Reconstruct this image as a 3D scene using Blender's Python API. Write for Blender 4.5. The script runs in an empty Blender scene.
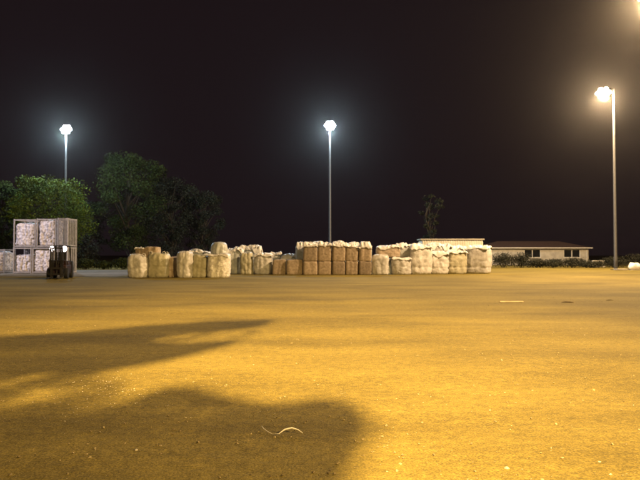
import bpy, bmesh, math, random
from mathutils import Vector, Matrix, noise
R = math.radians
sc = bpy.context.scene
COL = sc.collection

# ------------------------------------------------------------------ view
EYE, F, HY = 1.6, 600.0, 255.0        # eye height (m), focal length and horizon row of the 640 px picture
def zat(y, d): return EYE - (y - HY) * d / F
def xat(px, d): return (px - 320.0) * d / F

# ------------------------------------------------------------------ helpers
class MB:
    def __init__(s): s.v = []; s.f = []
    def add(s, vs, fs):
        n = len(s.v); s.v += [tuple(v) for v in vs]; s.f += [tuple(i + n for i in f) for f in fs]
    def box(s, c, size, rz=0.0, rx=0.0, ry=0.0):
        hx, hy, hz = [a / 2 for a in size]
        m = Matrix.Translation(c) @ Matrix.Rotation(rz, 4, 'Z') @ Matrix.Rotation(ry, 4, 'Y') @ Matrix.Rotation(rx, 4, 'X')
        b = min(hx, hy, hz) * 0.18
        vs = []
        for sx in (-1, 1):
            for sy in (-1, 1):
                for sz in (-1, 1):
                    vs += [m @ Vector((sx * (hx - b), sy * (hy - b), sz * hz)), m @ Vector((sx * (hx - b), sy * hy, sz * (hz - b))), m @ Vector((sx * hx, sy * (hy - b), sz * (hz - b)))]
        bm = bmesh.new()
        for v in vs: bm.verts.new(v)
        bmesh.ops.convex_hull(bm, input=bm.verts[:])
        bm.verts.index_update()
        s.add([v.co.copy() for v in bm.verts], [[v.index for v in f.verts] for f in bm.faces]); bm.free()
    def tube(s, pts, rad, n=8, cap=True):
        pts = [Vector(p) for p in pts]
        if not isinstance(rad, (list, tuple)): rad = [rad] * len(pts)
        rings = []
        for i, p in enumerate(pts):
            t = (pts[min(i + 1, len(pts) - 1)] - pts[max(i - 1, 0)]).normalized()
            a = Vector((0, 0, 1)) if abs(t.z) < .9 else Vector((1, 0, 0))
            u = t.cross(a).normalized(); w = t.cross(u)
            rings.append([p + (u * math.cos(2 * math.pi * k / n) + w * math.sin(2 * math.pi * k / n)) * rad[i] for k in range(n)])
        vs = [v for r in rings for v in r]; fs = []
        for i in range(len(pts) - 1):
            for k in range(n):
                a, b = i * n + k, i * n + (k + 1) % n
                fs.append((a, b, b + n, a + n))
        if cap:
            fs.append(tuple(reversed(range(n)))); fs.append(tuple((len(pts) - 1) * n + k for k in range(n)))
        s.add(vs, fs)
    def lathe(s, prof, n=24, m=None):
        m = m or Matrix()
        vs = [m @ Vector((r * math.cos(2 * math.pi * k / n), r * math.sin(2 * math.pi * k / n), z)) for r, z in prof for k in range(n)]
        fs = []
        for i in range(len(prof) - 1):
            for k in range(n):
                a, b = i * n + k, i * n + (k + 1) % n
                fs.append((a, b, b + n, a + n))
        fs.append(tuple(reversed(range(n)))); fs.append(tuple((len(prof) - 1) * n + k for k in range(n)))
        s.add(vs, fs)
    def prism(s, outline, y0, y1):                       # outline in x,z ; extruded along y
        n = len(outline)
        s.add([(x, y0, z) for x, z in outline] + [(x, y1, z) for x, z in outline],
              [tuple(range(n)), tuple(reversed(range(n, 2 * n)))] + [((i + 1) % n, i, i + n, (i + 1) % n + n) for i in range(n)])
    def build(s, name, mat, parent=None, loc=(0, 0, 0), smooth=True, rz=0.0):
        me = bpy.data.meshes.new(name); me.from_pydata(s.v, [], s.f); me.update()
        bm = bmesh.new(); bm.from_mesh(me); bmesh.ops.recalc_face_normals(bm, faces=bm.faces[:]); bm.to_mesh(me); bm.free()
        me.materials.append(mat)
        if smooth:
            for p in me.polygons: p.use_smooth = True
            if smooth != 'all': me.set_sharp_from_angle(angle=R(38))
        o = bpy.data.objects.new(name, me); COL.objects.link(o)
        o.parent = parent; o.location = loc; o.rotation_euler.z = rz
        return o

def tag(o, label=None, cat=None, group=None, kind=None):
    if label: o['label'] = label
    if cat: o['category'] = cat
    if group: o['group'] = group
    if kind: o['kind'] = kind
    return o
def empty(name, loc, rz=0.0):
    e = bpy.data.objects.new(name, None); COL.objects.link(e); e.location = loc; e.rotation_euler.z = rz
    e.empty_display_size = .2
    return e

# ------------------------------------------------------------------ materials
def mat(name, c1, c2=None, scale=4.0, rough=.8, bump=0.0, bscale=20.0, metallic=0.0, detail=6.0, stretch=(1, 1, 1), lo=.35, hi=.65, rnd=0.0, spec=.3, trans=0.0):
    m = bpy.data.materials.new(name); m.use_nodes = True
    nt = m.node_tree; N = nt.nodes; L = nt.links; b = N['Principled BSDF']
    b.inputs['Roughness'].default_value = rough; b.inputs['Metallic'].default_value = metallic
    b.inputs['Specular IOR Level'].default_value = spec
    tc = N.new('ShaderNodeTexCoord'); mp = N.new('ShaderNodeMapping'); mp.inputs['Scale'].default_value = stretch
    L.new(tc.outputs['Object'], mp.inputs['Vector'])
    if c2 is None: c2 = tuple(x * .7 for x in c1)
    ns = N.new('ShaderNodeTexNoise'); ns.inputs['Scale'].default_value = scale; ns.inputs['Detail'].default_value = detail
    L.new(mp.outputs[0], ns.inputs['Vector'])
    cr = N.new('ShaderNodeValToRGB'); cr.color_ramp.elements[0].position = lo; cr.color_ramp.elements[1].position = hi
    cr.color_ramp.elements[0].color = (*c2, 1); cr.color_ramp.elements[1].color = (*c1, 1)
    L.new(ns.outputs['Fac'], cr.inputs[0])
    out = cr.outputs[0]
    if rnd:
        oi = N.new('ShaderNodeObjectInfo'); hs = N.new('ShaderNodeHueSaturation')
        mr = N.new('ShaderNodeMapRange'); mr.inputs[3].default_value = 1 - rnd; mr.inputs[4].default_value = 1 + rnd
        L.new(oi.outputs['Random'], mr.inputs[0]); L.new(mr.outputs[0], hs.inputs['Value']); L.new(out, hs.inputs['Color']); out = hs.outputs[0]
    L.new(out, b.inputs['Base Color'])
    if bump:
        n2 = N.new('ShaderNodeTexNoise'); n2.inputs['Scale'].default_value = bscale; n2.inputs['Detail'].default_value = 5
        L.new(mp.outputs[0], n2.inputs['Vector'])
        bp = N.new('ShaderNodeBump'); bp.inputs['Strength'].default_value = bump; bp.inputs['Distance'].default_value = .05
        L.new(n2.outputs['Fac'], bp.inputs['Height']); L.new(bp.outputs[0], b.inputs['Normal'])
    return m

def emit(name, col, strength, glassy=False):
    m = bpy.data.materials.new(name); m.use_nodes = True
    nt = m.node_tree; nt.nodes.clear(); o = nt.nodes.new('ShaderNodeOutputMaterial')
    e = nt.nodes.new('ShaderNodeEmission'); e.inputs[0].default_value = (*col, 1); e.inputs[1].default_value = strength
    if glassy:                                   # clear lantern glass that glows with the lamp inside it
        t = nt.nodes.new('ShaderNodeBsdfTransparent'); a = nt.nodes.new('ShaderNodeAddShader')
        nt.links.new(t.outputs[0], a.inputs[0]); nt.links.new(e.outputs[0], a.inputs[1]); nt.links.new(a.outputs[0], o.inputs[0])
    else: nt.links.new(e.outputs[0], o.inputs[0])
    return m

SODIUM, WARM, WARM2, WHITE = (1, .64, .22), (1, .69, .38), (1, .66, .34), (.66, .86, 1.0)
M = {}
M['bag'] = mat('woven_white', (.68, .67, .64), (.44, .42, .38), 3, .42, .5, 9, rnd=.12, spec=.5)
M['bag_olive'] = mat('woven_olive', (.50, .47, .34), (.35, .33, .22), 3, .45, .5, 9, rnd=.12, spec=.5)
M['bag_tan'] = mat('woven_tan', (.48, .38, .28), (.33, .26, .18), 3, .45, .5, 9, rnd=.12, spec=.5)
M['bag_grey'] = mat('woven_grey', (.52, .54, .52), (.38, .40, .40), 3, .42, .5, 9, rnd=.12, spec=.5)
M['bale'] = mat('woven_brown', (.37, .295, .21), (.25, .195, .135), 7, .8, .7, 24, rnd=.24)
M['film'] = mat('plastic_film', (.80, .78, .72), (.50, .47, .42), 6, .28, .8, 16, spec=.6, lo=.4, hi=.6)
M['cover'] = mat('plastic_sheet', (.78, .77, .74), (.60, .59, .56), 3, .45, .5, 10, spec=.45)
M['scrap'] = mat('scrap_film', (.66, .63, .67), (.28, .27, .30), 6.5, .5, .9, 7, lo=.40, hi=.56)
M['rust'] = mat('painted_steel', (.34, .33, .35), (.24, .23, .25), 6, .6)
M['slat'] = mat('grey_slat', (.27, .26, .27), (.16, .155, .16), 5, .6, .3, 20)
M['galv'] = mat('galvanised', (.085, .085, .085), (.06, .06, .06), 6, .5, metallic=.25)
M['darkpaint'] = mat('dark_red_paint', (.022, .007, .007), (.012, .005, .005), 5, .6)
M['black'] = mat('black_rubber', (.015, .015, .015), (.009, .009, .009), 8, .85)
M['steel'] = mat('mast_steel', (.014, .012, .012), (.008, .007, .007), 6, .65)
M['wall'] = mat('render_white', (.47, .44, .37), (.33, .31, .26), 1.4, .85, .2, 8)
M['roof'] = mat('roof_red', (.07, .04, .033), (.045, .028, .024), 2.5, .85, .5, 6)
M['glass'] = mat('dark_glass', (.012, .013, .014), (.008, .009, .01), 2, .12, spec=.5)
M['frame'] = mat('window_frame', (.62, .60, .54), (.5, .48, .43), 6, .6)
M['cabin'] = mat('cabin_sheet', (.66, .64, .56), (.52, .50, .42), 1.5, .7, .2, 6)
M['conc'] = mat('concrete', (.20, .19, .165), (.13, .125, .11), 1.2, .9, .3, 14)
M['bark'] = mat('bark', (.055, .045, .032), (.028, .022, .016), 3, .9, .6, 12, stretch=(1, 1, .3))
M['leaf'] = mat('leaf_green', (.095, .135, .012), (.028, .050, .006), .5, .8, spec=.08)
M['leaf2'] = mat('leaf_dim_lit', (.040, .053, .014), (.016, .023, .006), .5, .8, spec=.08)  # darker copy of the leaf green, weak lamplight put into the colour
M['leafnight'] = mat('leaf_unlit', (.020, .024, .012), (.010, .013, .007), .5, .7)  # near-black leaf copy, the lack of lamplight is set in its colour
M['leafdark'] = mat('leaf_dark', (.035, .035, .02), (.016, .018, .011), .6, .8)
M['string'] = mat('pale_twine', (.80, .76, .66), (.66, .62, .52), 12, .5)
M['stone'] = mat('gravel_stone', (.30, .245, .14), (.14, .11, .06), 1.3, .9)
M['palestone'] = mat('pale_stone', (.44, .40, .32), (.32, .28, .22), 3, .85)
M['wood'] = mat('dark_wood', (.07, .045, .025), (.03, .02, .012), 8, .9)
M['palewood'] = mat('pale_wood', (.42, .35, .24), (.32, .26, .17), 8, .8)

def ground_material():
    m = bpy.data.materials.new('yard_dirt'); m.use_nodes = True
    nt = m.node_tree; N = nt.nodes; L = nt.links; b = N['Principled BSDF']
    b.inputs['Roughness'].default_value = .93; b.inputs['Specular IOR Level'].default_value = .18
    tc = N.new('ShaderNodeTexCoord')
    def nz(scale, detail, stretch=(1, 1, 1), rough=.55):
        mp = N.new('ShaderNodeMapping'); mp.inputs['Scale'].default_value = stretch
        L.new(tc.outputs['Object'], mp.inputs[0])
        n = N.new('ShaderNodeTexNoise'); n.inputs['Scale'].default_value = scale; n.inputs['Detail'].default_value = detail; n.inputs['Roughness'].default_value = rough
        L.new(mp.outputs[0], n.inputs['Vector']); return n.outputs['Fac']
    def ramp(fac, a, ca, bb, cb):
        r = N.new('ShaderNodeValToRGB'); e = r.color_ramp.elements
        e[0].position = a; e[1].position = bb; e[0].color = (*ca, 1); e[1].color = (*cb, 1); L.new(fac, r.inputs[0]); return r.outputs[0]
    def mix(kind, fac, a, c):
        x = N.new('ShaderNodeMix'); x.data_type = 'RGBA'; x.blend_type = kind
        if isinstance(fac, float): x.inputs['Factor'].default_value = fac
        else: L.new(fac, x.inputs['Factor'])
        L.new(a, x.inputs['A']); L.new(c, x.inputs['B']); return x.outputs['Result']
    base = ramp(nz(.30, 9, (.6, 1.3, 1), .62), .36, (.145, .114, .025), .64, (.245, .196, .046))
    tracks = ramp(nz(.5, 6, (.12, 1.5, 1)), .36, (.86, .855, .84), .62, (1.05, 1.045, 1.04))     # wheel-worn streaks
    col = mix('MULTIPLY', .8, base, tracks)
    fine = ramp(nz(9, 9, rough=.75), .34, (.62, .62, .63), .66, (1.24, 1.22, 1.2))
    col = mix('MULTIPLY', .8, col, fine)
    grit = ramp(nz(55, 4, rough=.7), .38, (.42, .42, .42), .64, (1.42, 1.40, 1.36))
    col = mix('MULTIPLY', .7, col, grit)
    v = N.new('ShaderNodeTexVoronoi'); v.inputs['Scale'].default_value = 16; L.new(tc.outputs['Object'], v.inputs['Vector'])
    spk = ramp(v.outputs['Distance'], .07, (1, 1, 1), .16, (0, 0, 0))
    pat = ramp(nz(1.1, 4), .56, (0, 0, 0), .70, (.8, .8, .8))
    pale = N.new('ShaderNodeRGB'); pale.outputs[0].default_value = (.52, .47, .38, 1)
    col = mix('MIX', mix('MULTIPLY', 1.0, spk, pat), col, pale.outputs[0])
    L.new(col, b.inputs['Base Color'])
    h = N.new('ShaderNodeMath'); h.operation = 'MULTIPLY_ADD'; h.inputs[1].default_value = .35
    L.new(nz(40, 6, rough=.7), h.inputs[0]); L.new(nz(6, 8, rough=.65), h.inputs[2])
    bp = N.new('ShaderNodeBump'); bp.inputs['Strength'].default_value = .55; bp.inputs['Distance'].default_value = .06
    L.new(h.outputs[0], bp.inputs['Height']); L.new(bp.outputs[0], b.inputs['Normal'])
    return m

# ------------------------------------------------------------------ ground
def ground():
    xs = [-1500, -600, -200, -90, -50] + [-30 + 1.0 * i for i in range(61)] + [50, 90, 200, 600, 1500]
    ys = [-600, -200, -60, -20, -6] + [0 + .6 * i for i in range(46)] + [30, 34, 38, 42, 48, 56, 64, 72, 90, 130, 200, 400, 900, 1800]
    vs, fs = [], []
    for y in ys:
        for x in xs:
            a = .035 if y < 36 and abs(x) < 40 and y > 1 else 0
            vs.append((x, y, a * noise.noise(Vector((x * .22, y * .5, 3.1))) + a * .45 * noise.noise(Vector((x * .9, y * 1.3, 9)))))
    n = len(xs)
    for j in range(len(ys) - 1):
        for i in range(n - 1): fs.append((j * n + i, j * n + i + 1, (j + 1) * n + i + 1, (j + 1) * n + i))
    b = MB(); b.add(vs, fs)
    tag(b.build('ground', ground_material(), smooth='all'), kind='structure')
    b = MB()                                               # concrete apron under the cages, worn edge
    xs = [-95 + 2.5 * i for i in range(33)]
    fr = [(x, 44.2 + .35 * noise.noise(Vector((x * .4, 1, 5))), .012) for x in xs]
    bk = [(x, 63.5 + .4 * noise.noise(Vector((x * .4, 7, 5))), .012) for x in xs]
    vs = fr + bk + [(x, y, -.05) for x, y, z in fr]; k = len(xs)
    b.add(vs, [(i, i + 1, i + 1 + k, i + k) for i in range(k - 1)] + [(i + 2 * k, i + 1 + 2 * k, i + 1, i) for i in range(k - 1)])
    tag(b.build('concrete_pavement', M['conc']), kind='structure')
ground()

def gravel():
    rnd = random.Random(4); b = MB()
    def stone(x, y, s):
        m = Matrix.Rotation(rnd.random() * 6.28, 3, 'Z') @ Matrix.Rotation(rnd.random() * .6, 3, 'X')
        q = [Vector((1, 0, 0)), Vector((-1, 0, 0)), Vector((0, 1, 0)), Vector((0, -1, 0)), Vector((.2, .1, .7)), Vector((-.1, 0, -.6)), Vector((.6, .6, .3)), Vector((-.6, .5, .35))]
        q = [m @ (p * s * rnd.uniform(.65, 1.25)) + Vector((x, y, s * .22 + .03 * noise.noise(Vector((x * .22, y * .5, 3.1))))) for p in q]
        b.add(q, [(4, 0, 6), (4, 6, 2), (4, 2, 7), (4, 7, 1), (4, 1, 3), (4, 3, 0), (5, 6, 0), (5, 2, 6), (5, 7, 2), (5, 1, 7), (5, 3, 1), (5, 0, 3)])
    for i in range(6500):
        y = 2.8 + 24 * rnd.random() ** 1.7; x = rnd.uniform(-.62, .62) * y
        if noise.noise(Vector((x * .5, y * .5, 1))) < -.15 and rnd.random() < .7: continue
        stone(x, y, .004 + .013 * rnd.random() ** 4)
    tag(b.build('gravel', M['stone'], smooth=False), kind='stuff')
    b.v, b.f = [], []
    for cx, cy, n, sp, sz in ((110, 385, 110, 20, .009), (135, 398, 60, 34, .007), (60, 395, 60, 45, .007)):
        for i in range(n):
            px, py = rnd.gauss(cx, sp), rnd.gauss(cy, sp * .32); d = EYE * F / (py - HY)
            stone(xat(px, d), d, sz * rnd.uniform(.4, 1.2))
    for i in range(150):
        y = 3 + 16 * rnd.random() ** 1.5; stone(rnd.uniform(-.6, .6) * y, y, .003 + .011 * rnd.random() ** 4)
    tag(b.build('pale_gravel', M['palestone'], smooth=False), kind='stuff')
gravel()

def gp(px, py):
    d = EYE * F / (py - HY); return Vector((xat(px, d), d, 0))
b = MB()
pts = [gp(*p) for p in ((262, 428.5), (264, 430.5), (268, 432.5), (273, 434), (279, 434.6), (285, 433.6), (292, 432.6), (298, 432.8), (303, 434))]
zz = [.035, .03, .02, .012, .02, .05, .055, .04, .02]
b.tube([p + Vector((0, 0, z)) for p, z in zip(pts, zz)], [.003, .0035, .0035, .002, .004, .007, .007, .006, .003], 6)
tag(b.build('twine', M['string']), 'curled pale plastic twine lying in the dark shadow on the dirt', 'twine')
def lump(name, px, py, s, material, label, cat, flat=.6, seed=1):
    b = MB(); c = gp(px, py); bm = bmesh.new(); bmesh.ops.create_icosphere(bm, subdivisions=2, radius=s)
    for v in bm.verts:
        v.co *= 1 + .35 * noise.noise(v.co * (1.6 / s) + Vector((seed, 0, 0))); v.co.z *= flat
    bm.verts.index_update()
    b.add([v.co.copy() for v in bm.verts], [[v.index for v in f.verts] for f in bm.faces]); bm.free()
    return tag(b.build(name, material, loc=(c.x, c.y, s * flat * .6)), label, cat)
lump('stone', 137.5, 449, .016, M['palestone'], 'small white stone alone on dark shadowed dirt near the twine', 'stone', seed=3)
lump('stone', 505, 467, .018, M['palestone'], 'white stone on brightly lit dirt close to the camera', 'stone', seed=8)
lump('stone', 597, 461, .014, M['palestone'], 'pale pebble on lit dirt at the lower right corner', 'stone', seed=15)
b = MB(); c = gp(511, 302.3); b.box((0, 0, .03), (.80, .07, .03), .05)
tag(b.build('plank', M['palewood'], loc=c), 'pale thin plank lying flat on the dirt out in the open yard', 'plank')
b = MB(); c = gp(567, 302.5); b.tube([(-.2, 0, .015), (-.05, .03, .022), (.1, 0, .018), (.2, -.02, .01)], [.01, .018, .018, .008], 6)
tag(b.build('stick', M['wood'], loc=c), 'dark short stick on the dirt, the longer one beside the pale plank', 'stick')
b = MB(); c = gp(609, 300.5); b.tube([(-.12, 0, .012), (0, .03, .018), (.13, 0, .012)], [.008, .014, .007], 6)
tag(b.build('stick', M['wood'], loc=c), 'tiny dark stick on the dirt, farther from the pale plank', 'stick')

# ------------------------------------------------------------------ lamp posts
def lamp_post(x, y, h, label, power, col, gmat, arm=0.0, face=0.0, spot=None, radius=.45, dia=.34):
    """mast with a bank of seven round floodlights; face turns the bank about the mast, 0 looks towards -y"""
    t = empty('lamp_post', (x, y, 0))
    tag(t, label, 'lamp post', 'tall lamp posts of the yard')
    top = h - .62 if arm == 0 else h + .45
    b = MB(); b.box((0, 0, .03), (.8, .8, .06)); b.build('base_plate', M['galv'], t)
    b = MB(); b.tube([(0, 0, .06), (0, 0, 1.4), (0, 0, 1.45), (0, 0, top)], [dia / 2 + .03, dia / 2 + .03, dia / 2, dia * .33], 12)
    p = b.build('pole', M['galv'], t)
    b = MB(); b.box((0, -dia / 2 - .03, .75), (.16, .03, .5)); b.build('access_door', M['galv'], p)
    if arm:
        b = MB(); b.tube([(0, 0, h + .3), (arm * .5, .12, h + .36), (arm, .32, h + .3)], [.09, .075, .06], 8); b.build('arm', M['galv'], t)
    rot = Matrix.Translation((arm, 0, h)) @ Matrix.Rotation(face, 4, 'Z') @ Matrix.Rotation(R(-20), 4, 'X')
    fr = MB()
    for z, hw in ((-.44, .5), (0, .72), (.44, .5)): fr.tube([rot @ Vector((-hw, .3, z)), rot @ Vector((hw, .3, z))], .045, 6)
    fr.tube([rot @ Vector((0, .3, -.62)), rot @ Vector((0, .3, .5))], .06, 6)
    if not arm: fr.tube([(0, 0, top - .05), rot @ Vector((0, .3, -.6))], .09, 8)
    fb = fr.build('bracket', M['galv'], t)
    for lx, lz in ((-.54, 0), (0, 0), (.54, 0), (-.27, .44), (.27, .44), (-.27, -.44), (.27, -.44)):
        m = rot @ Matrix.Translation((lx * .98, 0, lz * .98)) @ Matrix.Rotation(R(90), 4, 'X')
        q = MB(); q.lathe([(.09, -.27), (.14, -.24), (.16, -.12), (.25, -.01), (.265, .05), (.25, .055)], 18, m)
        fl = q.build('floodlight', M['galv'], t)
        q = MB(); q.lathe([(.245, .05), (.22, .075), (.1, .09)], 18, m); q.build('lens', gmat, fl)
    if power:
        ld = bpy.data.lights.new('lamp_bulb', 'SPOT' if spot else 'POINT'); ld.energy = power; ld.color = col; ld.shadow_soft_size = radius
        lo = bpy.data.objects.new('lamp_bulb', ld); COL.objects.link(lo); lo.parent = t
        lo.location = rot @ Vector((0, -.30, -.98))
        if spot:
            tgt, ang = spot; ld.spot_size = R(ang); ld.spot_blend = 1.0
            lo.rotation_euler = (Vector(tgt) - Vector((x, y, 0)) - lo.location).to_track_quat('-Z', 'Y').to_euler()
    return t
GW = emit('lamp_glass_white', (.75, .92, 1), 70); GR = emit('lamp_glass_warm', (1, .80, .50), 70); GS = emit('lamp_glass_sodium', (1, .62, .2), 70)
KEY = Vector((-2.0, -12.0, 15.0))
lamp_post(xat(65, 82), 82, zat(129, 82), 'tall lamp post with round blue-white lamp rising out of green trees', 14000, WHITE, GW)
lamp_post(xat(330, 80), 80, zat(125, 80), 'tall lamp post with round white lamp behind the brown bale stack', 16000, WHITE, GW)
d = 64; lamp_post(xat(615.5, d), d, zat(92, d), 'tall lamp post with warm yellowish lamp on a short side arm', 52000, WARM, GR, arm=-1.1, face=-.45)
lamp_post(xat(653, 40), 40, zat(-7, 40), 'warm lamp post just outside the picture at its upper right corner', 56000, WARM2, GR, face=-.6)
lamp_post(KEY.x, KEY.y, KEY.z, 'sodium lamp post standing behind the camera beside the shadow-casting tree', 185000, SODIUM, GS, face=math.pi, radius=.19, spot=((0, 12.5, 0), 43))
lamp_post(26, -22, 19.5, 'unseen sodium fill lamp post added far behind the camera', 140000, SODIUM, GS, face=math.pi + .6, spot=((-6, 20, 0), 42))  # fill lamp added out of view to lift the near shadow and mid yard
lamp_post(-42, 38, 14, 'white floodlight post outside the picture facing the scrap cages', 25000, (1, .88, .96), GW, face=2.2, spot=((-24, 52, 3.2), 32))

# ------------------------------------------------------------------ bags and bales
def sack_mesh(w, dp, h, seed, expo=3.2, bulge=.05, wrink=.055, belt=None, dome=.12, nu=52, nz_=22):
    b = MB(); vs, fs = [], []
    so = Vector((seed * 7.3, seed * 3.1, seed * 1.7)); rl = random.Random(seed * 31); am = 1.0 if expo < 6 else .35
    lean_x = rl.uniform(-.045, .045) * am; tilt = rl.uniform(-.09, .09) * am
    prof = []
    for j in range(nz_ + 1):
        t = j / nz_
        prof.append((t * (h - dome * h), 1.0))
    caps = [(.35, .985), (.65, .93), (.85, .82), (.96, .62), (1.0, .36), (1.02, .1)]
    prof = [(z, s) for z, s in prof] + [(h * (1 - dome) + dome * h * a, s) for a, s in caps]
    for z, s in prof:
        t = z / h
        k = s * (.95 + bulge * 1.6 * math.sin(math.pi * min(1, max(0, t * .95 + .05))))
        if t < .07: k *= .93 + .07 * (t / .07) ** .6
        if belt and abs(t - belt) < .035: k *= .965
        for i in range(nu):
            a = 2 * math.pi * i / nu
            ca, sa = math.cos(a), math.sin(a)
            rr = (abs(ca) ** expo + abs(sa) ** expo) ** (-1 / expo)
            x, y = ca * rr * w / 2 * k, sa * rr * dp / 2 * k
            p = Vector((x, y, z))
            n = noise.noise(Vector((ca * 3.2, sa * 3.2, z * .55)) + so) * wrink * 1.3
            n -= max(0, 1 - abs(noise.noise(Vector((x * 2.6, y * 2.6, z * 1.3)) + so)) * 7) * wrink * .8
            n += (1 - abs(noise.noise(Vector((x * 4.6, y * 4.6, z * 1.3)) + so * 2)) * 3) * wrink * .5
            n += noise.noise(Vector((x * 8, y * 8, z * 7)) + so) * wrink * .45
            dzz = 0
            if t > 1 - dome * 1.1: dzz = noise.noise(Vector((x * 2.4, y * 2.4, 4)) + so) * h * .05 + abs(noise.noise(Vector((x * 6, y * 6, 1)) + so)) * h * .035
            zz = max(0, z + dzz)
            vs.append((x + ca * n + lean_x * zz, y + sa * n, zz * (1 + tilt * x / w)))
    m = len(prof)
    for j in range(m - 1):
        for i in range(nu):
            a_, b_ = j * nu + i, j * nu + (i + 1) % nu
            fs.append((a_, b_, b_ + nu, a_ + nu))
    fs.append(tuple(reversed(range(nu)))); fs.append(tuple((m - 1) * nu + k for k in range(nu)))
    b.add(vs, fs); return b
def cover_mesh(w, dp, rise, drop, seed, n=26):
    """crumpled plastic sheet lying over a top, its edge hanging down"""
    b = MB(); so = Vector((seed * 5.1, seed * 2.3, 0)); vs, fs = [], []
    for layer in (0, 1):
        for j in range(n + 1):
            for i in range(n + 1):
                u, v = i / n * 2 - 1, j / n * 2 - 1
                e = max(abs(u), abs(v))
                x, y = u * w * .56, v * dp * .56
                q = Vector((x, y, 0))
                z = rise * (.42 + 1.0 * noise.noise(q * 1.15 + so) + .8 * (.4 - abs(noise.noise(q * 3.2 + so)) * 2) + .22 * noise.noise(q * 7 + so))
                z = min(max(z, .02), rise * .95 + .12 * rise * noise.noise(q * 6)) * (1 - max(0, e - .72) / .28 * .75)
                if e > .86: z -= (e - .86) / .14 * drop * (.55 + 2.4 * max(-.2, noise.noise(q * 1.3 + so * 2)) + .5 * noise.noise(q * 5 + so))
                if e > .86:
                    s_ = .53 / .56 * (.86 + (e - .86) * .55) / e * 1.06; x *= s_; y *= s_
                    g = noise.noise(q * 6 + so) * .03; x += u * g; y += v * g
                vs.append((x, y, z - (.02 if layer else 0)))
    N1 = (n + 1) ** 2
    for j in range(n):
        for i in range(n):
            a = j * (n + 1) + i
            fs.append((a, a + 1, a + n + 2, a + n + 1)); fs.append((a + N1, a + N1 + n + 1, a + N1 + n + 2, a + N1 + 1))
    ring = [i for i in range(n)] + [n + j * (n + 1) for j in range(n)] + [n * (n + 1) + n - i for i in range(n)] + [(n - j) * (n + 1) for j in range(n)]
    for k in range(len(ring)):
        a, c = ring[k], ring[(k + 1) % len(ring)]; fs.append((c, a, a + N1, c + N1))
    b.add(vs, fs); return b

SEED = [0]
def sack(name, px0, px1, ytop, d, label, cat, group, m, z0=0.0, depth=None, rot=0.0, cover=0.0, loops=True, rise=.3, cmat='cover', **kw):
    rot = rot or random.Random(SEED[0] * 17).uniform(-.05, .05)
    SEED[0] += 1; sd = SEED[0]; rd = random.Random(sd)
    w = (px1 - px0) * d / F; h = zat(ytop, d) - z0
    dp = depth or min(w * 1.0, 1.5)
    body_h = h - (rise * .55 if cover else 0) - (0.0 if not loops else .04)
    t = empty(name, (xat((px0 + px1) / 2, d), d + dp / 2, z0), rot)
    tag(t, label, cat, group)
    s = sack_mesh(w * 1.03, dp * 1.0, body_h, sd, **kw); s.build('body', M[m], t, smooth='all')
    if cover: cover_mesh(w, dp, rise, cover, sd).build('top_cover', M[cmat], t, (0, 0, body_h - .06), smooth='all')
    if loops:
        for sx in (-1, 1):
            for sy in (-1, 1):
                b = MB(); hh = rd.uniform(.12, .26); ox, oy = sx * w * .34, sy * dp * .34; lean = rd.uniform(-.08, .08)
                zb = body_h * .93
                b.tube([(ox - .10, oy, zb), (ox - .09 + lean * .5, oy, zb + hh * .8), (ox + lean, oy + .03, zb + hh), (ox + .09 + lean * .5, oy, zb + hh * .75), (ox + .10, oy, zb)], .028, 6)
                b.build('lifting_loop', M['bag'], t)
    return t
BAG, BALE = 'white bulk bags piled along the yard', 'square brown bales in the pile'
def bag(*a, name='bulk_bag', **k): return sack(name, *a, 'bulk bag', BAG, **k)
# group at the forklift end
bag(126.5, 146, 254, 42.3, 'pale bulk bag ending the row nearest the forklift, with a sloping shoulder', m='bag', dome=.26, expo=2.7)
bag(146.3, 166, 252.5, 42.6, 'pale olive bulk bag second from the forklift end, domed top beside brown sacks', m='bag_olive', dome=.2, belt=.46)
sack('brown_sack', 134.5, 144, 246.5, 43.1, 'dark brown sack with a white cap lying on the end bag', 'sack', 'brown sacks lying on bags', m='bale', z0=1.42, depth=.9, loops=False, cover=.08, rise=.16, expo=5)
sack('brown_sack', 144, 157, 246.8, 43.1, 'reddish brown square sack lying across the two end bags', 'sack', 'brown sacks lying on bags', m='bale', z0=1.40, depth=1.0, loops=False, expo=7)
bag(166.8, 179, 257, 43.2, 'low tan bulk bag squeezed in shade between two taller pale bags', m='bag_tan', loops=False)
bag(176.5, 191, 251.5, 42.2, 'narrow pale bulk bag with a rounded top beside the low tan bag', m='bag', dome=.18, loops=False)
bag(191.2, 206.5, 254.5, 42.7, 'olive flat-fronted bulk bag beside the shiny film-wrapped bag', m='bag_olive', expo=5)
bag(206.3, 228, 253.2, 42.2, 'bulk bag wrapped in shiny crinkled film, brightest of its group', m='film', wrink=.055, cover=.12, rise=.18, loops=False, expo=4, cmat='film')
bag(187, 207, 249.5, 45.2, 'grey white bag peeping over the olive flat-fronted bag', m='bag_grey', cover=.1, rise=.3, loops=False)
bag(210, 225.5, 242, 43.0, 'grey domed bag sitting on top of the film-wrapped bag', m='bag_grey', z0=1.55, dome=.55, expo=2.3, loops=False)
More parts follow.
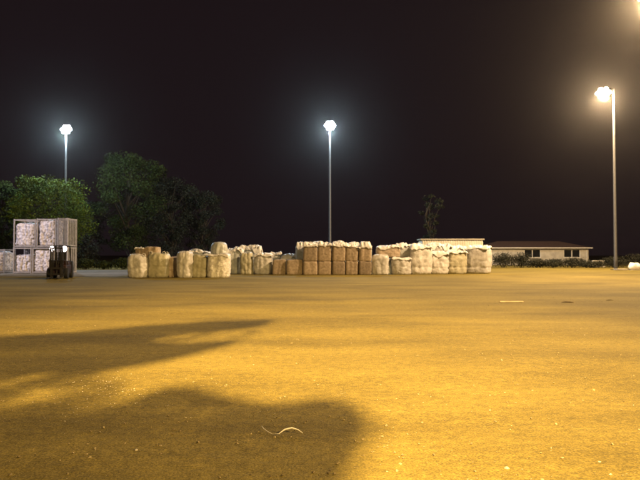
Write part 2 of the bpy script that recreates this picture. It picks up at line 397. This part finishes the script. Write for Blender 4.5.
# bluish middle group
bag(226, 242, 247.5, 50.6, 'bluish white lumpy bag behind the film-wrapped bag', m='bag_grey', cover=.35, rise=.4, loops=False, dome=.25)
bag(240.5, 252, 253, 49.6, 'narrow grey olive bag beside the dark gap in the row', m='bag_olive', loops=False, expo=4)
bag(239, 260.5, 246, 52.5, 'tall white sheeted bag rising behind the dark gap', m='bag_grey', cover=.5, rise=.45, loops=False, dome=.2)
bag(254, 271.3, 253, 49.6, 'cream bulk bag next to the single-height brown bales', m='bag', cover=.14, rise=.22, loops=False, expo=4)
bag(269.5, 281.5, 251.5, 52, 'small white peaked bag top behind the cream bag', m='bag_grey', cover=.3, rise=.35, loops=False, dome=.3)
bag(281, 300, 254.5, 51.2, 'white crumpled bag lying behind the two single-height brown bales', m='bag_grey', cover=.3, rise=.32, loops=False)
sack('brown_bale', 272, 285.3, 259.6, 48.8, 'single-height brown bale touching the cream bulk bag', 'bale', BALE, m='bale', loops=False, expo=8, bulge=.02, wrink=.02, dome=.07)
sack('brown_bale', 286, 302.3, 259.6, 48.6, 'wide single-height brown bale at the foot of the double stack', 'bale', BALE, m='bale', loops=False, expo=8, bulge=.02, wrink=.02, dome=.07)
bag(296.5, 305, 242.6, 50.6, 'grey-sided tall bag at the step of the double stack', m='bag_grey', depth=1.2, cover=.3, rise=.35, loops=False, expo=5)
cols = [(303, 317.4), (318.1, 331.6), (332.2, 345.2), (345.7, 358.2), (358.7, 371.6)]
where = ['at the step end of the double stack', 'second from the step of the double stack', 'middle column of the double stack', 'fourth column from the step of the double stack', 'end column of the double stack beside pale bags']
for i, (a, c) in enumerate(cols):
    d = 48.4 + .06 * (i % 2); zl = zat(261.2, d)
    sack('brown_bale', a, c, 261.2, d, 'lower brown bale, ' + where[i], 'bale', BALE, m='bale', loops=False, expo=8, bulge=.02, wrink=.022, dome=.10, depth=1.1)
    sack('brown_bale', a, c, 243.2 - (i in (1, 2)) * 1.2, d + .03, 'upper brown bale under white sheet, ' + where[i], 'bale', BALE, m='bale', z0=zl - .01, loops=False, expo=8, bulge=.02, wrink=.022, dome=.09, depth=1.1, cover=.07, rise=.46)
for (a, c, yt, wh) in ((304, 325, 242.8, 'at its step end'), (324, 347, 241.8, 'behind its middle columns'), (346, 371, 243.2, 'at its pale-bag end')):
    bag(a, c, yt, 50.1, 'white sheeting heaped behind the top of the double stack, ' + wh, m='bag_grey', cover=.2, rise=.5, loops=False, dome=.15)
# pale group at the far end
bag(373, 389.3, 254.6, 48.6, 'cream bag with a white shoulder against the brown double stack', m='bag', dome=.24, loops=False, rot=-.15)
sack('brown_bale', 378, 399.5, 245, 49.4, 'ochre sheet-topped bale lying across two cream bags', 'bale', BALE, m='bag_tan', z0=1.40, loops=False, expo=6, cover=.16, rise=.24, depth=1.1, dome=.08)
bag(392, 411.3, 256.8, 48.9, 'squat cream bag in front of bluish white sheeting', m='bag', dome=.2, cover=.1, rise=.22, loops=False)
bag(397, 416, 243.3, 50.2, 'bluish white sheeted bag on top behind the squat cream bag', m='bag_grey', z0=1.3, cover=.5, rise=.42, loops=False)
bag(411, 432, 244, 49.4, 'tall cream bag with low seam, beside the squat cream bag', m='bag', belt=.27, cover=.15, rise=.45, loops=False, expo=4, depth=1.5)
bag(431, 449, 251, 50.0, 'cream bag with low seam, second from the corner-turned bag', m='bag', belt=.30, cover=.2, rise=.3, expo=3.6)
bag(429, 452, 243.4, 52.2, 'white crumpled sheeted bag in the back row near the pale cabin', m='bag', cover=.4, rise=.45, loops=False)
bag(448.5, 467.5, 249.5, 50.5, 'olive cream bag touching the corner-turned end bag', m='bag_olive', belt=.3, cover=.16, rise=.25)
bag(452, 470, 245.6, 53, 'pale bag top showing behind the olive cream bag', m='bag', cover=.3, rise=.35, loops=False)
bag(469.5, 492, 244.8, 51.4, 'largest cream bag, turned corner-on at the far end of the row', m='bag', belt=.24, cover=.10, rise=.34, rot=R(-30), expo=5, depth=1.55)

# ------------------------------------------------------------------ scrap cages and forklift
def cage(px0, px1, ytop, d, z0, label, fill_label, fill, slatted=False, ybot=None):
    w = (px1 - px0) * d / F; h = zat(ytop, d) - z0; dp = 2.0
    t = empty('slatted_crate' if slatted else 'steel_cage', (xat((px0 + px1) / 2, d), d, z0))
    tag(t, label, 'crate' if slatted else 'cage', None if slatted else 'steel cages of scrap')
    for sx in (-1, 1):
        for y in (.05, dp - .05):
            b = MB(); b.box((sx * (w / 2 - .05), y, h / 2), (.09, .09, h - .004)); b.build('post', M['rust'], t)
    for z in (.09, h - .08):
        b = MB()
        for y in (.05, dp - .05): b.box((0, y, z), (w - .19, .07, .10))
        for sx in (-1, 1): b.box((sx * (w / 2 - .05), dp / 2, z), (.07, dp - .2, .10))
        b.build('rail_frame', M['rust'], t)
    b = MB(); b.box((0, dp / 2, .16), (w - .2, dp - .2, .03)); b.build('deck', M['rust'], t)
    if slatted:
        rd = random.Random(int(px0 * 7 + z0)); b = MB(); n = 6
        for k in range(n):
            x = -w / 2 + .16 + (w - .32) * k / (n - 1)
            b.box((x, .0 + rd.uniform(-.02, .01), h / 2), ((w - .3) / n * rd.uniform(.55, .8), .035, h * rd.uniform(.93, .99)))
        b.build('slats', M['slat'], t)
        b = MB()
        for k in range(5): b.box((w / 2 - .05, .22 + k * (dp - .44) / 4, h / 2), (.035, .21, h * .95))
        b.build('slats', M['slat'], t)
    else:
        b = MB()
        for k in range(8): b.box((-w / 2 + .2 + (w - .4) * k / 7, dp - .05, h / 2), (.03, .03, h - .3))
        for k in range(5): b.box((0, dp - .05, .35 + (h - .7) * k / 4), (w - .2, .028, .03))
        b.build('back_mesh', M['rust'], t)
    if fill:
        SEED[0] += 1
        s = sack_mesh(w - .10, dp - .14, (h - .2) * fill, SEED[0], expo=9, bulge=.0, wrink=.085, dome=.14, nu=90, nz_=40)
        f = s.build('scrap_bale', M['scrap'], None, (xat((px0 + px1) / 2, d), d + dp / 2, z0 + .176), smooth='all')
        tag(f, fill_label, 'bale', 'scrap bales in the cages')
D = 52.0
zm = zat(247.3, D)
cage(13, 31.5, 247.3, D, .012, 'lower steel cage at the outer corner, half filled with white scrap', 'white crumpled scrap half filling the lower outer cage', .70)
cage(32.2, 54, 247.3, D + .04, .012, 'lower steel cage behind the forklift lamps, filled with white scrap', 'white crumpled scrap filling the lower cage behind the forklift', .93)
cage(13.2, 35.4, 219, D, zm + .002, 'upper steel cage with dark gap above its scrap', 'speckled white scrap in the upper cage with a dark gap above', .86)
cage(36.2, 56, 218.4, D + .04, zm + .002, 'upper steel cage filled to the top with scrap', 'white scrap filling the upper cage to its top', .97)
cage(56.8, 67.5, 246.8, D - .05, .012, 'lower crate with upright pale slats beside the forklift', None, 0, True)
cage(57, 67.6, 217.8, D - .03, zat(246.8, D - .05) + .014, 'upper crate with upright pale slats at the end of the stack', None, 0, True)
cage(-22, 4.5, 249, D + 1, .012, 'dim low cage at the picture edge apart from the stack', 'dim grey scrap in the cage at the picture edge', .9)

def forklift(x, y, rz):
    t = empty('forklift', (x, y, 0), rz)
    tag(t, 'dark forklift with two lit work lamps in front of the scrap cages', 'forklift')
    # forward is -y ; chassis
    b = MB(); b.box((0, .35, .62), (1.12, 1.7, .62)); b.box((0, -.35, 1.0), (1.05, .22, .5), rx=.25); b.box((0, .75, 1.03), (1.0, .9, .26))
    b.build('chassis', M['darkpaint'], t)
    b = MB(); b.prism([(-.6, .3), (.6, .3), (.62, .7), (.58, 1.12), (.45, 1.2), (-.45, 1.2), (-.58, 1.12), (-.62, .7)], 1.2, 1.72)
    b.build('counterweight', M['steel'], t)
    b = MB()
    for sx in (-1, 1):
        b.tube([(sx * .5, -.45, 1.1), (sx * .47, -.18, 2.2)], .045, 8); b.tube([(sx * .5, 1.25, 1.15), (sx * .47, 1.05, 2.2)], .045, 8)
        b.tube([(sx * .47, -.22, 2.22), (sx * .47, 1.1, 2.22)], .045, 8)
    for k in range(8): b.box((0, -.2 + k * .18, 2.24), (.96, .05, .035))
    b.build('overhead_guard', M['steel'], t)
    s = MB(); s.box((0, .55, 1.22), (.5, .5, .14)); s.box((0, .82, 1.52), (.48, .12, .6), rx=-.15); s.build('seat', M['black'], t)
    s = MB(); s.tube([(0, -.22, 1.25), (0, -.02, 1.48)], .03, 6)
    s.tube([(.17 * math.cos(a), -.02 + .1 * math.sin(a), 1.49 + .12 * math.sin(a)) for a in [2 * math.pi * k / 16 for k in range(17)]], .016, 6); s.build('steering_wheel', M['black'], t)
    m = MB()
    for sx in (-1, 1): m.box((sx * .36, -.86, 1.12), (.10, .14, 2.0)); m.box((sx * .24, -.83, 1.08), (.08, .10, 1.9))
    for z in (.3, 1.1, 2.06): m.box((0, -.80, z), (.6, .06, .1))
    m.tube([(0, -.82, .25), (0, -.82, 1.8)], .05, 8)
    mast = m.build('mast', M['steel'], t)
    c = MB()
    for z in (.32, .72): c.box((0, -.98, z), (1.0, .06, .12))
    for k in range(7): c.box((-.42 + .14 * k, -.98, .98), (.035, .04, .5))
    c.box((0, -.98, 1.22), (.95, .045, .05)); c.build('carriage', M['steel'], mast)
    for sx in (-1, 1):
        f = MB(); f.box((sx * .3, -1.02, .42), (.12, .05, .68)); f.box((sx * .3, -1.58, .10), (.12, 1.15, .045)); f.build('fork', M['steel'], mast)
    for sx in (-1, 1):
        for (yy, r, wd) in ((-.38, .36, .26), (1.25, .29, .22)):
            w = MB(); mm = Matrix.Translation((sx * .53, yy, r)) @ Matrix.Rotation(R(90), 4, 'Y')
            w.lathe([(r * .62, -wd / 2), (r * .94, -wd / 2), (r, -wd * .3), (r, wd * .3), (r * .94, wd / 2), (r * .62, wd / 2)], 24, mm)
            wh = w.build('wheel', M['black'], t)
            q = MB(); q.lathe([(r * .6, -wd * .46), (r * .55, wd * .52), (r * .2, wd * .56)], 18, Matrix.Translation((sx * .53, yy, r)) @ Matrix.Rotation(R(90) * sx, 4, 'Y')); q.build('hub', M['steel'], wh)
    LM = emit('work_lamp_glow', (1, .86, .82), 10)
    for sx in (-1, 1):
        h = MB(); h.lathe([(.05, .10), (.15, .05), (.17, -.05), (.165, -.07)], 16, Matrix.Translation((sx * .40, -.30, 2.02)) @ Matrix.Scale(1.25, 4, (0, 0, 1)) @ Matrix.Rotation(R(-90), 4, 'X'))
        hl = h.build('headlight', M['steel'], t)
        g = MB(); g.lathe([(.14, 0), (.12, .025), (.05, .04)], 16, Matrix.Translation((sx * .40, -.372, 2.02)) @ Matrix.Scale(1.35, 4, (0, 0, 1)) @ Matrix.Rotation(R(90), 4, 'X')); g.build('lens', LM, hl)
forklift(xat(59.5, 40.9), 40.9, R(12))

# ------------------------------------------------------------------ buildings behind
def bungalow():
    d = 95.0; x0, x1 = xat(484, d), xat(588.5, d); w = x1 - x0; H = zat(247.8, d); y1 = 7.5
    t = empty('bungalow', (x0, d, 0)); tag(t, 'low white bungalow with reddish roof and dark windows behind the bushes', 'house')
    # front wall with openings
    wins = [(xat(524, d) - x0, xat(541, d) - x0), (xat(563.5, d) - x0, xat(580.5, d) - x0)]
    zs, zt = 1.15, zat(249.0, d) - .02
    b = MB(); th = .25; xs = [0] + [v for a in wins for v in a] + [w]
    for i in range(0, 6, 2): b.box(((xs[i] + xs[i + 1]) / 2, th / 2, H / 2), (xs[i + 1] - xs[i], th, H))
    for a, c in wins:
        b.box(((a + c) / 2, th / 2, zs / 2), (c - a - .004, th - .006, zs)); b.box(((a + c) / 2, th / 2, (zt + H) / 2), (c - a - .004, th - .006, H - zt))
    b.box((.125, y1 / 2, H / 2), (.25, y1 - .51, H)); b.box((w - .125, y1 / 2, H / 2), (.25, y1 - .51, H)); b.box((w / 2, y1 - .125, H / 2), (w, .25, H))
    b.build('wall', M['wall'], t)
    for a, c in wins:
        f = MB()
        for x in (a + .06, (a + c) / 2, c - .06): f.box((x, .1, (zs + zt) / 2), (.12, .1, zt - zs - .01))
        for z in (zs + .06, zt - .06): f.box(((a + c) / 2, .103, z), (c - a - .02, .09, .11))
        fr = f.build('window', M['frame'], t)
        g = MB(); g.box(((a + c) / 2, .16, (zs + zt) / 2), (c - a - .02, .02, zt - zs - .02)); g.build('pane', M['glass'], fr)
        s = MB(); s.box(((a + c) / 2, -.06, zs - .04), (c - a + .2, .14, .07)); s.build('sill', M['frame'], fr)
    e = .45; r = MB(); zr = zat(241.2, d + 3.7)
    vs = [(-e, -e, H + .02), (w + e, -e, H + .02), (w + e, y1 + e, H + .02), (-e, y1 + e, H + .02), (3.2, y1 / 2, zr), (w - 3.2, y1 / 2, zr)]
    vs += [(x, y, z - .12) for x, y, z in vs[:4]]
    r.add(vs, [(0, 1, 5, 4), (1, 2, 5), (2, 3, 4, 5), (3, 0, 4), (0, 6, 7, 1), (1, 7, 8, 2), (2, 8, 9, 3), (3, 9, 6, 0), (9, 8, 7, 6)])
    rf = r.build('roof', M['roof'], t, smooth=False)
    g = MB(); g.box((w / 2, -e - .05, H - .02), (w + 2 * e, .1, .16)); g.build('gutter', M['frame'], rf)
    g = MB(); g.tube([(w - .3, -.07, .1), (w - .3, -.07, H - .25)], .05, 8); g.build('downpipe', M['frame'], t)
bungalow()
def cabin():
    d = 72.0; x0, x1 = xat(421, d), xat(484, d); w = x1 - x0; H = zat(239.6, d)
    t = empty('site_cabin', (x0, d, 0)); tag(t, 'pale flat-roofed site cabin just showing over the end bags', 'cabin')
    b = MB(); b.box((w / 2, 1.3, H / 2 + .05), (w - .12, 2.6, H - .1)); b.build('wall', M['cabin'], t)
    b = MB()
    for k in range(26): b.box((.25 + (w - .5) * k / 25, -.012, H / 2 + .05), (.12, .03, H - .35))
    b.build('cladding_ribs', M['cabin'], t)
    b = MB(); b.box((w / 2, 1.3, H + .03), (w + .1, 2.76, .14)); b.build('roof', M['wall'], t)
    b = MB(); b.box((w * .3, -.05, 1.1), (.9, .05, 2.0)); dr = b.build('door', M['frame'], t)
    b = MB(); b.box((w * .3 + .36, -.1, 1.1), (.12, .04, .04)); b.build('handle', M['steel'], dr)
cabin()
b = MB(); d = 80; b.box((0, 0, .5), (xat(604, d) - xat(592, d), .5, .75)); b.box((0, 0, .07), (xat(604, d) - xat(592, d) - .1, .8, .14))
tag(b.build('concrete_barrier', M['wall'], loc=(xat(598, d), d, 0)), 'low pale concrete barrier beside the bungalow, behind the bushes', 'barrier')
lump('sand_heap', 634, 270.2, .62, M['cover'], 'small bright white heap at the picture edge near the warm lamp post', 'heap', flat=.85, seed=5)
b = MB(); b.box((0, 0, .09), (1.15, .8, .14))
tag(b.build('concrete_pad', M['wall'], loc=(xat(618.5, 63) , 62.6, 0)), 'flat pale slab on the ground by the warm lamp post', 'slab')

# ------------------------------------------------------------------ vegetation
def leaves(b, rnd, c, rad, n, size, flat=1.0):
    for i in range(n):
        v = Vector((rnd.gauss(0, 1), rnd.gauss(0, 1), rnd.gauss(0, 1))); v.normalize()
        r = rnd.random() ** .45
        p = Vector(c) + Vector((v.x * rad[0], v.y * rad[1], v.z * rad[2])) * r
        if p.z < .05: continue
        leaf(b, rnd, p, size * rnd.uniform(.6, 1.35))
def leaf(b, rnd, p, s):
    u = Vector((rnd.gauss(0, 1), rnd.gauss(0, 1), rnd.gauss(0, .7))).normalized(); w = u.cross(Vector((rnd.gauss(0, 1), rnd.gauss(0, 1), rnd.gauss(0, 1)))).normalized()
    b.add([p - u * s * .5, p + w * s * .28 - u * s * .05, p + u * s * .5, p - w * s * .28 + u * s * .08], [(0, 1, 2, 3)])
def tree(px, d, ytop, pw, label, seed, m, n=9000, size=.36, base=.22, group='trees behind the yard', nclump=34, slim=1.0, name='tree'):
    rnd = random.Random(seed); H = zat(ytop, d); W = pw * d / F / 2; x = xat(px, d)
    t = empty(name, (x, d, 0)); tag(t, label, 'tree', group)
    tr = MB(); cr = MB(); r0 = .018 * H + .05
    lean = [Vector((rnd.uniform(-.3, .3) * k, rnd.uniform(-.3, .3) * k, H * .85 * k / 5)) for k in range(6)]
    tr.tube(lean, [r0 * (1 - .16 * k) for k in range(6)], 9)
    for i in range(nclump):
        a = i * 2.399 + rnd.uniform(-.4, .4); f = (i + .5) / nclump
        zc = H * (base + (1 - base) * (f ** .8)) * rnd.uniform(.93, 1.0)
        env = math.sin(math.pi * min(1, max(.06, (zc / H - base * .7) / (1.08 - base * .7)))) ** .65
        rr = W * env * rnd.uniform(.35, .9)
        c = Vector((math.cos(a) * rr, math.sin(a) * rr, zc - .06 * H * 0))
        k = min(4, max(0, int(zc / (H * .85) * 4.2) - 1)); s0 = lean[k].lerp(lean[k + 1], rnd.random())
        mid = s0.lerp(c, .55) + Vector((0, 0, .06 * H * rnd.random()))
        tr.tube([s0, mid, c], [r0 * .35, r0 * .2, r0 * .06], 5)
        q = W * rnd.uniform(.22, .40) * slim
        c.z = min(c.z, H - q * .75)
        leaves(cr, rnd, c, (q, q, q * rnd.uniform(.6, .85)), n // nclump, size)
    tr.build('trunk', M['bark'], t); cr.build('crown', m, t, smooth=False)
    return t
tree(50, 80, 176, 94, 'bright green rounded tree under the blue-white lamp behind the cages', 11, M['leaf'], 20000, size=.26)
tree(2, 84, 180, 44, 'dim green tree at the picture edge beside the cages', 12, M['leaf2'], 12000, size=.26)
tree(131, 95, 152, 84, 'tallest broad green tree between the cages and the bag row', 13, M['leaf2'], 24000, base=.12, size=.27)
tree(170, 98, 176, 60, 'shadowed tree leaning against the tallest tree', 17, M['leafnight'], 13000, base=.1, size=.27)
tree(203, 100, 189, 46, 'dim small tree standing behind the domed grey bag', 14, M['leafnight'], 9000, base=.1, size=.27)
tree(86, 95, 200, 50, 'dark low tree in the gap behind the slatted crates', 15, M['leafnight'], 9000, base=.08, size=.27)
tree(432, 97, 193, 26, 'thin sparse tree rising behind the pale site cabin', 16, M['leafnight'], 1500, base=.3, nclump=16, size=.3)
def bush(px, d, ytop, pw, label, seed, name='bush', group='low bushes along the yard edge', m='leafdark', n=1500):
    rnd = random.Random(seed); H = zat(ytop, d); W = pw * d / F / 2
    t = empty(name, (xat(px, d), d, 0)); tag(t, label, 'bush', group)
    s = MB(); c = MB()
    for k in range(9):
        a = k * 2.4; e = Vector((math.cos(a) * W * .75 * rnd.random(), math.sin(a) * .6 * rnd.random(), H * rnd.uniform(.5, .8)))
        s.tube([(e.x * .2, e.y * .2, 0), (e.x * .7, e.y * .6, e.z * .6), e], [.03, .02, .008], 5)
        q = W * rnd.uniform(.35, .5); leaves(c, rnd, (e.x, e.y, e.z * .75), (q, .6, min(q, e.z * .55)), n // 9, .17)
    leaves(c, rnd, (0, 0, H * .45), (W * .95, .6, H * .5), n // 2, .17)
    s.build('stems', M['bark'], t); c.build('foliage', M[m], t, smooth=False)
names_b = ['dark bush next to the corner-turned end bag', 'dark bush in front of the bungalow eaves', 'dark bush below the first bungalow window', 'dark bush below the plain white wall between windows', 'dark bush below the mullioned bungalow window', 'dark bush in front of the low concrete barrier', 'dark bush behind the foot of the warm lamp post', 'dark bush at the picture edge behind the white heap']
for i, (px, yt, pw, d) in enumerate([(503, 250.5, 30, 76), (521, 251.5, 26, 76), (536, 257.5, 32, 75), (553, 258, 30, 75), (572, 257.5, 34, 75), (592, 260, 32, 74), (613, 256, 34, 76), (637, 252, 36, 77)]):
    bush(px, d, yt, pw, names_b[i], 30 + i)
names_h = ['dark green shrub beside the slatted crate base', 'dark green shrub in the middle of the gap behind the pavement', 'dark green shrub behind the end bag nearest the forklift']
for i, (px, yt, pw, d) in enumerate([(86, 258, 26, 67), (104, 260, 24, 67), (123, 257, 28, 67)]): bush(px, d, yt, pw, names_h[i], 50 + i, name='shrub', group='shrubs behind the pavement', m='leaf2')

# unseen tree added behind the camera, leaves set to cast traced shadow outlines
def shadow_caster_tree():
    rnd = random.Random(77)
    P1 = [(-170, 346), (0, 338), (130, 327), (200, 322), (274, 319.5), (262, 326), (215, 331), (160, 335), (150, 341), (190, 344), (242, 339), (215, 349), (150, 363), (100, 371), (40, 373), (-170, 382)]
    P2 = [(-220, 402), (0, 405), (80, 403), (130, 398), (150, 391), (170, 386), (195, 386), (220, 393), (250, 401), (290, 402), (320, 396), (350, 400), (366, 413), (369, 430), (357, 452), (346, 480), (338, 560), (-300, 560)]
    P4 = [(150, 341), (160, 335), (215, 331), (262, 326), (255, 336), (242, 339), (190, 344)]
    P3 = [(-170, 378), (100, 371), (128, 392), (80, 402), (-220, 403)]
    def inside(P, x, y):
        r = False; j = len(P) - 1
        for i in range(len(P)):
            if (P[i][1] > y) != (P[j][1] > y) and x < (P[j][0] - P[i][0]) * (y - P[i][1]) / (P[j][1] - P[i][1]) + P[i][0]: r = not r
            j = i
        return r
    cr = MB(); tr = MB(); pts = []
    n = 0
    while n < 27000:
        gy = rnd.uniform(3.0, 15.5); gx = rnd.uniform(-8, 1); px, py = 320 + gx / gy * F, HY + EYE * F / gy
        ok = inside(P1, px, py) or inside(P2, px, py) or (inside(P3, px, py) and rnd.random() < .30) or (inside(P4, px, py) and rnd.random() < .07)
        n += 1
        if not ok: continue
        f = rnd.uniform(.42, .60); p = Vector((gx, gy, 0)).lerp(KEY + Vector((0, .617, -.818)), f)
        leaf(cr, rnd, p, rnd.uniform(.10, .17)); pts.append(p)
    root = Vector((-5.2, -4.6, 0)); fork = root + Vector((.5, .6, 3.4))
    tr.tube([root, root + Vector((.1, .1, 1.6)), fork], [.26, .21, .18], 10)
    for k in range(26):
        p = pts[rnd.randrange(len(pts))]; mid = fork.lerp(p, .5) + Vector((0, 0, .5))
        tr.tube([fork, mid, p], [.07, .04, .01], 6)
    off = root; t = empty('tree', root); tag(t, 'unseen leafy tree added behind the camera, crown shaped to shade near dirt', 'tree')
    for b, nm, m in ((tr, 'trunk', M['bark']), (cr, 'crown', M['leaf'])):
        b.v = [tuple(Vector(v) - root) for v in b.v]; b.build(nm, m, t, smooth=(nm == 'trunk'))
shadow_caster_tree()

# ------------------------------------------------------------------ glow haze, sky, camera
hz = MB(); x, y0, y1, z0, z1 = 1520, -620, 1820, -1.0, 30.0
hz.add([(-x, y0, z0), (x, y0, z0), (x, y1, z0), (-x, y1, z0), (-x, y0, z1), (x, y0, z1), (x, y1, z1), (-x, y1, z1)], [(3, 2, 1, 0), (4, 5, 6, 7), (0, 1, 5, 4), (1, 2, 6, 5), (2, 3, 7, 6), (3, 0, 4, 7)])
hm = bpy.data.materials.new('glow_haze'); hm.use_nodes = True; nt = hm.node_tree; nt.nodes.clear()
o_ = nt.nodes.new('ShaderNodeOutputMaterial'); v_ = nt.nodes.new('ShaderNodeVolumePrincipled')
v_.inputs['Color'].default_value = (.9, .88, .86, 1); v_.inputs['Density'].default_value = .0001; v_.inputs['Anisotropy'].default_value = .93
nt.links.new(v_.outputs[0], o_.inputs['Volume'])
tag(hz.build('haze', hm, smooth=False), kind='stuff')  # thin haze added so the lamps get halos in place of lens bloom

w = bpy.data.worlds.new('World'); sc.world = w; w.use_nodes = True
bg = w.node_tree.nodes['Background']; bg.inputs[0].default_value = (.0140, .0082, .0098, 1); bg.inputs[1].default_value = .75

cam = bpy.data.cameras.new('camera'); co = bpy.data.objects.new('camera', cam); COL.objects.link(co)
cam.sensor_width = 36; cam.lens = F / 640 * 36; cam.clip_end = 4000; cam.clip_start = .05
cam.dof.use_dof = True; cam.dof.focus_distance = 5.5; cam.dof.aperture_fstop = 3.3
co.location = (0, 0, EYE); co.rotation_euler = (R(90) + math.atan((HY - 240) / F), 0, 0)
sc.camera = co
sc.view_settings.view_transform = 'Standard'; sc.view_settings.look = 'None'; sc.view_settings.exposure = 0; sc.view_settings.gamma = 1
sc.render.engine = 'CYCLES'
cy = sc.cycles
cy.use_denoising = True; cy.max_bounces = 4; cy.diffuse_bounces = 2; cy.glossy_bounces = 2; cy.volume_bounces = 0; cy.transparent_max_bounces = 12
cy.sample_clamp_indirect = 3
